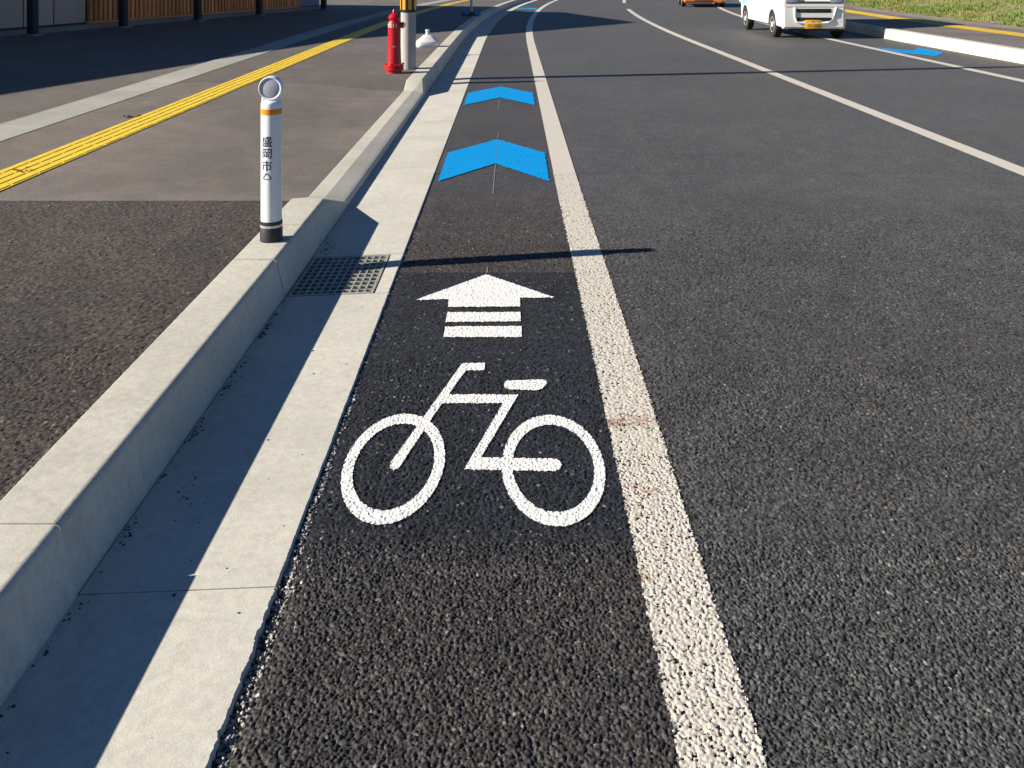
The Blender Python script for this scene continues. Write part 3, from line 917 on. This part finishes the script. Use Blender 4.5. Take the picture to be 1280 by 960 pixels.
# ------------------------------------------------------------------ vehicles
MAT['vanwhite'] = plain('white_car_paint', (0.80, 0.78, 0.72), rough=0.28, var=0.02, nscale=3, coat=0.6)
MAT['carorange'] = plain('orange_car_paint', (0.66, 0.17, 0.03), rough=0.25, var=0.03, nscale=3, coat=0.7)
MAT['glass'] = plain('dark_glass', (0.02, 0.025, 0.03), rough=0.06, spec=0.8)
MAT['lamp'] = plain('lamp_glass', (0.30, 0.34, 0.42), rough=0.08, spec=0.9, var=0.3, nscale=25)
MAT['tyre'] = plain('tyre_rubber', (0.018, 0.018, 0.019), rough=0.8)
MAT['rim'] = plain('silver_rim', (0.66, 0.65, 0.64), rough=0.4, metal=0.1)
MAT['trim'] = plain('black_trim', (0.015, 0.016, 0.018), rough=0.5)
MAT['plate'] = plain('yellow_plate', (0.80, 0.40, 0.02), rough=0.4)
MAT['decal'] = plain('light_blue_decal', (0.25, 0.52, 0.80), rough=0.35)
MAT['under'] = plain('underbody', (0.02, 0.02, 0.02), rough=0.9)

def vehicle(root, paintm, W, low, up, wheels, wr, tumble, belt, arch):
    def low_poly():
        """outline with wheel arches cut into the sill (front at y=0)"""
        pts = []
        sill = low['sill']
        pts.append((low['front'][0][0], sill))
        for wy in wheels:
            for k in range(13):
                a = math.pi - math.pi * k / 12
                zz = wr + arch * math.sin(a)
                pts.append((wy + arch * math.cos(a), max(zz, sill)))
        pts += [(low['rear'][0][0], sill)] + low['rear'] + low['front'][::-1]
        out = []
        for p in pts:
            if not out or (abs(out[-1][0] - p[0]) + abs(out[-1][1] - p[1])) > .004: out.append(p)
        return out
    bm = bmesh.new(); add_prism(bm, low_poly(), -W / 2, W / 2)
    for v in bm.verts:                                   # plan rounding of the nose
        if v.co.y < .25: v.co.x *= 1 - .16 * (1 - v.co.y / .25) ** 2
    body = obj('body', bm, paintm, root)
    m = body.modifiers.new('bevel', 'BEVEL'); m.width = .035; m.segments = 3; m.limit_method = 'ANGLE'; m.angle_limit = math.radians(50)
    sharp_by_angle(body.data, 40)
    def taper(p): return (p[0] * (1 - tumble * max(0, p[2] - belt)), p[1], p[2])
    bm = bmesh.new(); add_prism(bm, up, -W / 2 + .01, W / 2 - .01, taper)
    cab = obj('cabin', bm, paintm, root)
    m = cab.modifiers.new('bevel', 'BEVEL'); m.width = .05; m.segments = 3; m.limit_method = 'ANGLE'; m.angle_limit = math.radians(30)
    sharp_by_angle(cab.data, 40)
    box('underbody', MAT['under'], root, -W / 2 + .20, W / 2 - .20, low['front'][0][0] + .12, low['rear'][0][0] - .1, low['sill'] - .03, .62)
    for wy in wheels:
        for s in (-1, 1):
            xo = s * (W / 2 - .085)
            w = empty('wheel', (xo, wy, wr)); w.parent = root
            lathe('tyre', MAT['tyre'], w, [(wr * .62, -.075), (wr * .90, -.078), (wr * .985, -.06), (wr, -.03), (wr, .03), (wr * .985, .06), (wr * .90, .078), (wr * .62, .075)], 36, axis='X')
            lathe('rim', MAT['rim'], w, [(wr * .64, s * .066), (wr * .60, s * .078), (wr * .52, s * .066), (wr * .24, s * .074), (wr * .20, s * .086), (.01, s * .088)], 24, axis='X')
    return taper
def quad_panel(name, mat, root, pts, off=.006):
    """thin panel on four corner points"""
    P = [Vector(p) for p in pts]; n = (P[1] - P[0]).cross(P[3] - P[0]).normalized() * off
    bm = bmesh.new(); A = [bm.verts.new(p - n) for p in P]; B = [bm.verts.new(p + n) for p in P]
    bm.faces.new(A[::-1]); bm.faces.new(B)
    for i in range(4): bm.faces.new((A[i], A[(i + 1) % 4], B[(i + 1) % 4], B[i]))
    return obj(name, bm, mat, root)

# white kei van
Wv = 1.46
van = empty('delivery_van', (6.30, 18.35, 0.0), math.radians(-1.6))
tag(van, 'white delivery van with yellow plate driving towards the camera', 'van')
vlow = {'sill': .24, 'front': [(.05, .20), (.0, .25), (.0, .52), (.015, .74), (.05, .86), (.22, 1.0)], 'rear': [(3.36, .26), (3.39, .34), (3.39, 1.0)]}
vup = [(.20, .985), (.50, 1.36), (.86, 1.78), (1.02, 1.87), (3.22, 1.88), (3.32, 1.80), (3.385, .985)]
tp = vehicle(van, MAT['vanwhite'], Wv, vlow, vup, (.55, 2.98), .272, .11, 1.0, .325)
vx = lambda x, y, z: tp((x, y, z))
quad_panel('windscreen', MAT['glass'], van, [vx(-.64, .235, 1.03), vx(.64, .235, 1.03), vx(.62, .84, 1.755), vx(-.62, .84, 1.755)], .012)
for s in (-1, 1):
    for (y0, y1) in ((.62, 1.45), (1.58, 2.35), (2.48, 3.2)):
        yt = .95 if y0 < 1 else y0
        quad_panel('side_window', MAT['glass'], van, [vx(s * .723, y0, 1.08), vx(s * .723, y1, 1.08), vx(s * .723, y1, 1.66), vx(s * .723, yt, 1.66)], .006)
    for y0 in (1.52, 2.42):
        quad_panel('door_gap', MAT['trim'], van, [(s * .7305, y0, .38), (s * .7305, y0 + .010, .38), (s * .7305, y0 + .010, .98), (s * .7305, y0, .98)], .0015)
    box('door_handle', MAT['vanwhite'], van, s * .748 - .012, s * .748 + .012, 1.30, 1.45, .87, .90, bevel=.006)
    hl = box('headlight', MAT['lamp'], van, s * .46 - .15, s * .46 + .15, -.004, .13, .735, .90, bevel=.035, seg=3)
    mi = empty('mirror', (s * .80, .50, 1.18)); mi.parent = van
    box('mirror_shell', MAT['vanwhite'], mi, -.075, .075, -.05, .05, -.10, .10, bevel=.03)
    box('mirror_arm', MAT['trim'], mi, -.09 * s - .03, -.09 * s + .03, -.015, .015, -.06, -.03)
    box('tail_light', plain('red_lamp', (.5, .02, .02), .2), van, s * .66 - .05, s * .66 + .05, 3.37, 3.40, .70, .98, bevel=.012)
    quad_panel('side_decal', MAT['decal'], van, [(s * .7315, 2.72, .66), (s * .7315, 3.26, .58), (s * .7315, 3.30, .98), (s * .7315, 2.80, .98)], .0015)
box('upper_grille_slot', MAT['trim'], van, -.32, .33, .000, .06, .755, .782, bevel=.006)
for (z0, z1) in ((.545, .630), (.370, .450)):
    box('grille_slot', MAT['trim'], van, -.355, .355, -.006, .05, z0, z1, bevel=.012)
    for k in range(3):
        box('grille_fin', MAT['trim'], van, -.19 + .18 * k, -.178 + .18 * k, -.009, .0, z0 + .012, z1 - .012)
bm = bmesh.new()
add_tube(bm, [(-.40, -.004, .655), (-.40, -.006, .46), (-.37, -.008, .36), (-.30, -.01, .335), (0, -.012, .33), (.28, -.01, .335), (.37, -.008, .38), (.43, -.006, .50), (.46, -.004, .66)], .022, 8)
obj('grille_rim', bm, MAT['vanwhite'], van, smooth=True)
quad_panel('bumper_seam', MAT['trim'], van, [(-.60, -.0005, .676), (.60, -.0005, .676), (.60, -.0005, .682), (-.60, -.0005, .682)], .0015)
for s in (-1, 1):
    quad_panel('door_gap', MAT['trim'], van, [(s * .7305, .95, .40), (s * .7305, .958, .40), (s * .7305, .958, .98), (s * .7305, .95, .98)], .0015)
    box('side_marker', MAT['guardy'], van, s * .733 - .006, s * .733 + .006, .12 + .20, .12 + .28, .80, .83, bevel=.003)
box('lower_lip', MAT['trim'], van, -.50, .50, .03, .14, .17, .215, bevel=.01)
pl = box('number_plate', MAT['plate'], van, -.20, .14, -.030, -.018, .215, .395, bevel=.004)
for s_, sz, x, z in (('21-04', .092, -.02, .275), ('58', .045, -.03, .360)):
    tb = text_bm(s_, sz)
    for v in tb.verts: v.co = Vector((v.co.x * 1.15 + x, -.0312, v.co.y + z))
    obj('plate_number', tb, MAT['ink'], pl)

# orange hatchback farther on
car = empty('hatchback_car', (7.42, 34.0, 0.0), math.radians(-8))
tag(car, 'orange hatchback car far behind the white van', 'car')
clow = {'sill': .20, 'front': [(.06, .17), (.0, .24), (.0, .52), (.06, .68), (.75, .92), (.95, .98)], 'rear': [(3.70, .24), (3.76, .36), (3.72, .98)]}
cup = [(.86, .955), (1.42, 1.36), (1.75, 1.47), (2.8, 1.49), (3.35, 1.40), (3.66, .955)]
tp = vehicle(car, MAT['carorange'], 1.66, clow, cup, (.72, 3.05), .29, .24, .98, .34)
quad_panel('windscreen', MAT['glass'], car, [tp((-.66, .90, 1.0)), tp((.66, .90, 1.0)), tp((.64, 1.42, 1.375)), tp((-.64, 1.42, 1.375))], .012)
for s in (-1, 1):
    quad_panel('side_window', MAT['glass'], car, [tp((s * .823, 1.15, 1.02)), tp((s * .823, 2.2, 1.02)), tp((s * .823, 2.2, 1.38)), tp((s * .823, 1.62, 1.38))], .006)
    quad_panel('side_window', MAT['glass'], car, [tp((s * .823, 2.3, 1.02)), tp((s * .823, 3.3, 1.02)), tp((s * .823, 3.1, 1.38)), tp((s * .823, 2.3, 1.38))], .006)
    box('headlight', MAT['lamp'], car, s * .54 - .16, s * .54 + .16, .015, .20, .58, .70, bevel=.03)
    box('fog_light', MAT['lamp'], car, s * .54 - .06, s * .54 + .06, -.006, .06, .30, .38, bevel=.015)
box('grille_slot', MAT['trim'], car, -.42, .42, -.006, .06, .33, .44, bevel=.015)
box('lower_grille', MAT['trim'], car, -.36, .36, -.004, .06, .235, .285, bevel=.01)
box('number_plate', MAT['wenamel'], car, -.165, .165, -.02, -.007, .36, .50, bevel=.004)

# ------------------------------------------------------------------ building on the left
MAT['wood'] = None
def wood():
    t = NT('brown_timber')
    mp = t.n('ShaderNodeMapping'); mp.inputs['Scale'].default_value = (1, 1, .06)
    t.l(t.pos(), mp.inputs['Vector'])
    f = t.noise(60, 4, .6, mp.outputs[0])
    oi = t.n('ShaderNodeObjectInfo')
    c = t.scale_col((0.80, 0.28, 0.085), t.math('MULTIPLY', t.ramp(f, .3, .7, .75, 1.2), t.ramp(oi.outputs['Random'], 0, 1, .72, 1.25, False)))
    t.bump(f, .3, .003)
    return t.fin(c, .65, .3)
MAT['wood'] = wood()
MAT['panel'] = plain('taupe_panel', (0.52, 0.39, 0.31), rough=0.7, var=0.08, nscale=3)
MAT['wall'] = plain('dark_wall', (0.06, 0.05, 0.045), rough=0.8, var=0.12, nscale=2)
MAT['endwall'] = plain('slate_wall', (0.19, 0.21, 0.25), rough=0.7, var=0.06, nscale=2)
MAT['post'] = plain('dark_steel_post', (0.022, 0.024, 0.032), rough=0.5)
MAT['roof'] = plain('dark_roof_metal', (0.05, 0.05, 0.055), rough=0.45, var=0.1)
MAT['plinth'] = concrete('plinth_concrete', (0.22, 0.21, 0.19), pores=False)
ang_b = math.atan2(0.279, 0.960)
bd = empty('shop_building', (-9.5, 17.0, 0.138), -ang_b)      # local y runs along the front, local +x faces the road
tag(bd, 'long low building with brown timber slats behind dark posts', 'building')
prof = [(-16, 3.30), (-2.0, 3.38), (5.4, 5.50), (10.9, 4.05), (12.3, 3.70)]
bm = bmesh.new()
add_prism(bm, [(-16, 0.0), (13.1, 0.0), (13.1, 3.3), (10.9, 3.85), (5.4, 5.30), (-2, 3.18), (-16, 3.1)], -8.5, -.75)
obj('wall', bm, MAT['wall'], bd)
bm = bmesh.new()
loft(bm, [[(-8.9, y, z), (.16, y, z), (.16, y, z - .16), (-8.9, y, z - .16)] for y, z in prof])
obj('roof', bm, MAT['roof'], bd)
box('plinth', MAT['plinth'], bd, -.749, -.45, -16, 13.2, .0, .10)
for t_ in (-5.1, -2.4, .30, 2.83, 5.51, 8.32, 12.1):
    h = np.interp(t_, [p[0] for p in prof], [p[1] for p in prof]) - .15
    p = box('post', MAT['post'], bd, -.075, .075, t_ - .075, t_ + .075, 0, float(h), bevel=.008)
    box('post_foot', MAT['plinth'], p, -.14, .14, t_ - .14, t_ + .14, 0, .045, bevel=.01)
tpn = [-4.7, -3.8, -2.9, -2.0, -1.1, -.15, .785, 1.58, 2.50]
for a, b in zip(tpn, tpn[1:]):
    box('wall_panel', MAT['panel'], bd, -.748, -.715, a + .018, b - .018, .14, 2.9, bevel=.004)
box('end_panel', MAT['endwall'], bd, -.748, -.712, 11.84, 13.12, .12, 3.2)
ms = None
t_ = 2.60
while t_ < 11.8:
    if ms is None:
        o = box('wooden_slat', MAT['wood'], bd, -.04, .04, -.052, .052, .16, 2.95, bevel=.004, seg=1); ms = o.data
    else:
        o = link_mesh('wooden_slat', ms, None, bd)
    o.location = (-.70, t_ + rnd.uniform(-.006, .006), 0)
    t_ += .150
box('bottom_rail', MAT['wood'], bd, -.747, -.66, 2.52, 11.80, .10, .155)

# ------------------------------------------------------------------ grit, pebbles, leaf litter
def scatter(name, pts, rmin, rmax, mat, label, flat=.6, cat='debris'):
    base = np.array([(1, 0, 0), (-1, 0, 0), (0, 1, 0), (0, -1, 0), (0, 0, 1), (0, 0, -1)], float)
    bf = np.array([(0, 2, 4), (2, 1, 4), (1, 3, 4), (3, 0, 4), (2, 0, 5), (1, 2, 5), (3, 1, 5), (0, 3, 5)])
    V, F = [], []
    for i, (x, y, z) in enumerate(pts):
        r = rmin + (rmax - rmin) * rng.random() ** 2
        a = rng.random() * 6.28
        v = base * (r * (0.65 + .7 * rng.random((6, 1)))) * np.array([1, .55 + .5 * rng.random(), flat])
        c, s = math.cos(a), math.sin(a)
        v = np.stack([v[:, 0] * c - v[:, 1] * s + x, v[:, 0] * s + v[:, 1] * c + y, v[:, 2] + z + r * flat * .5], -1)
        V.append(v); F.append(bf + 6 * i)
    o = np_mesh(name, np.concatenate(V), np.concatenate(F), mat)
    return tag(o, label, cat, kind='stuff')
pts = []
for i in range(260):
    y = 1.3 + rng.random() * 3.6
    if 3.88 < y < 4.45: continue
    x = -1.0 + abs(rng.normal(0, .012)) * (2.2 if rng.random() < .2 else 1)
    if math.sin(y * 5.3) + math.sin(y * 11.9 + 1) < -.3: continue
    pts.append((x, y, gz(x)))
for c in range(14):
    yc = 1.3 + rng.random() * 2.5
    for i in range(int(6 + 22 * rng.random())):
        y = yc + rng.normal(0, .022); x = -.996 + abs(rng.normal(0, .011))
        if y < 3.86: pts.append((x, y, gz(x)))
for i in range(22):
    x, y = -.86 + rng.normal(0, .045), 2.5 + rng.normal(0, .13); pts.append((x, y, gz(x)))
for i in range(40):
    x, y = -.99 + rng.random() * .42, 1.4 + rng.random() * 3.2
    if 3.86 < y < 4.46: continue
    pts.append((x, y, gz(x)))
for i in range(60):
    x, y = -.98 + abs(rng.normal(0, .04)), 4.47 + abs(rng.normal(0, .12)); pts.append((x, y, gz(x)))
scatter('gutter_grit', pts, .0015, .006, MAT['grit'], 'dark grit and crumbs lying along the gutter', .5)
pts = []
for i in range(170):
    y = 1.35 + rng.random() * .75
    x = -.527 + rng.normal(0, .007); pts.append((x, y, -.008))
for i in range(40):
    y = 2.03 + rng.random() * .12; x = -.545 + rng.random() * .06; pts.append((x, y, -.006))
for i in range(60):
    y = 2.1 + rng.random() * .9; x = -.53 + rng.normal(0, .006); pts.append((x, y, -.006))
scatter('edge_pebbles', pts, .0015, .0065, MAT['pebble'], 'pale broken stones along the rough gutter edge', .8)
pts = [(-3.345 + rng.normal(0, .05), 7.72 + rng.normal(0, .03), .148) for i in range(26)]
MAT['leaf'] = plain('dead_leaf', (0.10, 0.06, 0.045), rough=0.8, var=0.3)
scatter('leaf_litter', pts, .012, .035, MAT['leaf'], 'small dead leaves beside the yellow tactile strip', .25)
pts = [(-3.10 + rng.normal(0, .05), 5.62 + rng.normal(0, .03), .158) for i in range(12)]
scatter('leaf_litter', pts, .008, .022, MAT['leaf'], 'few leaf scraps lying on the near yellow tactile tiles', .25)
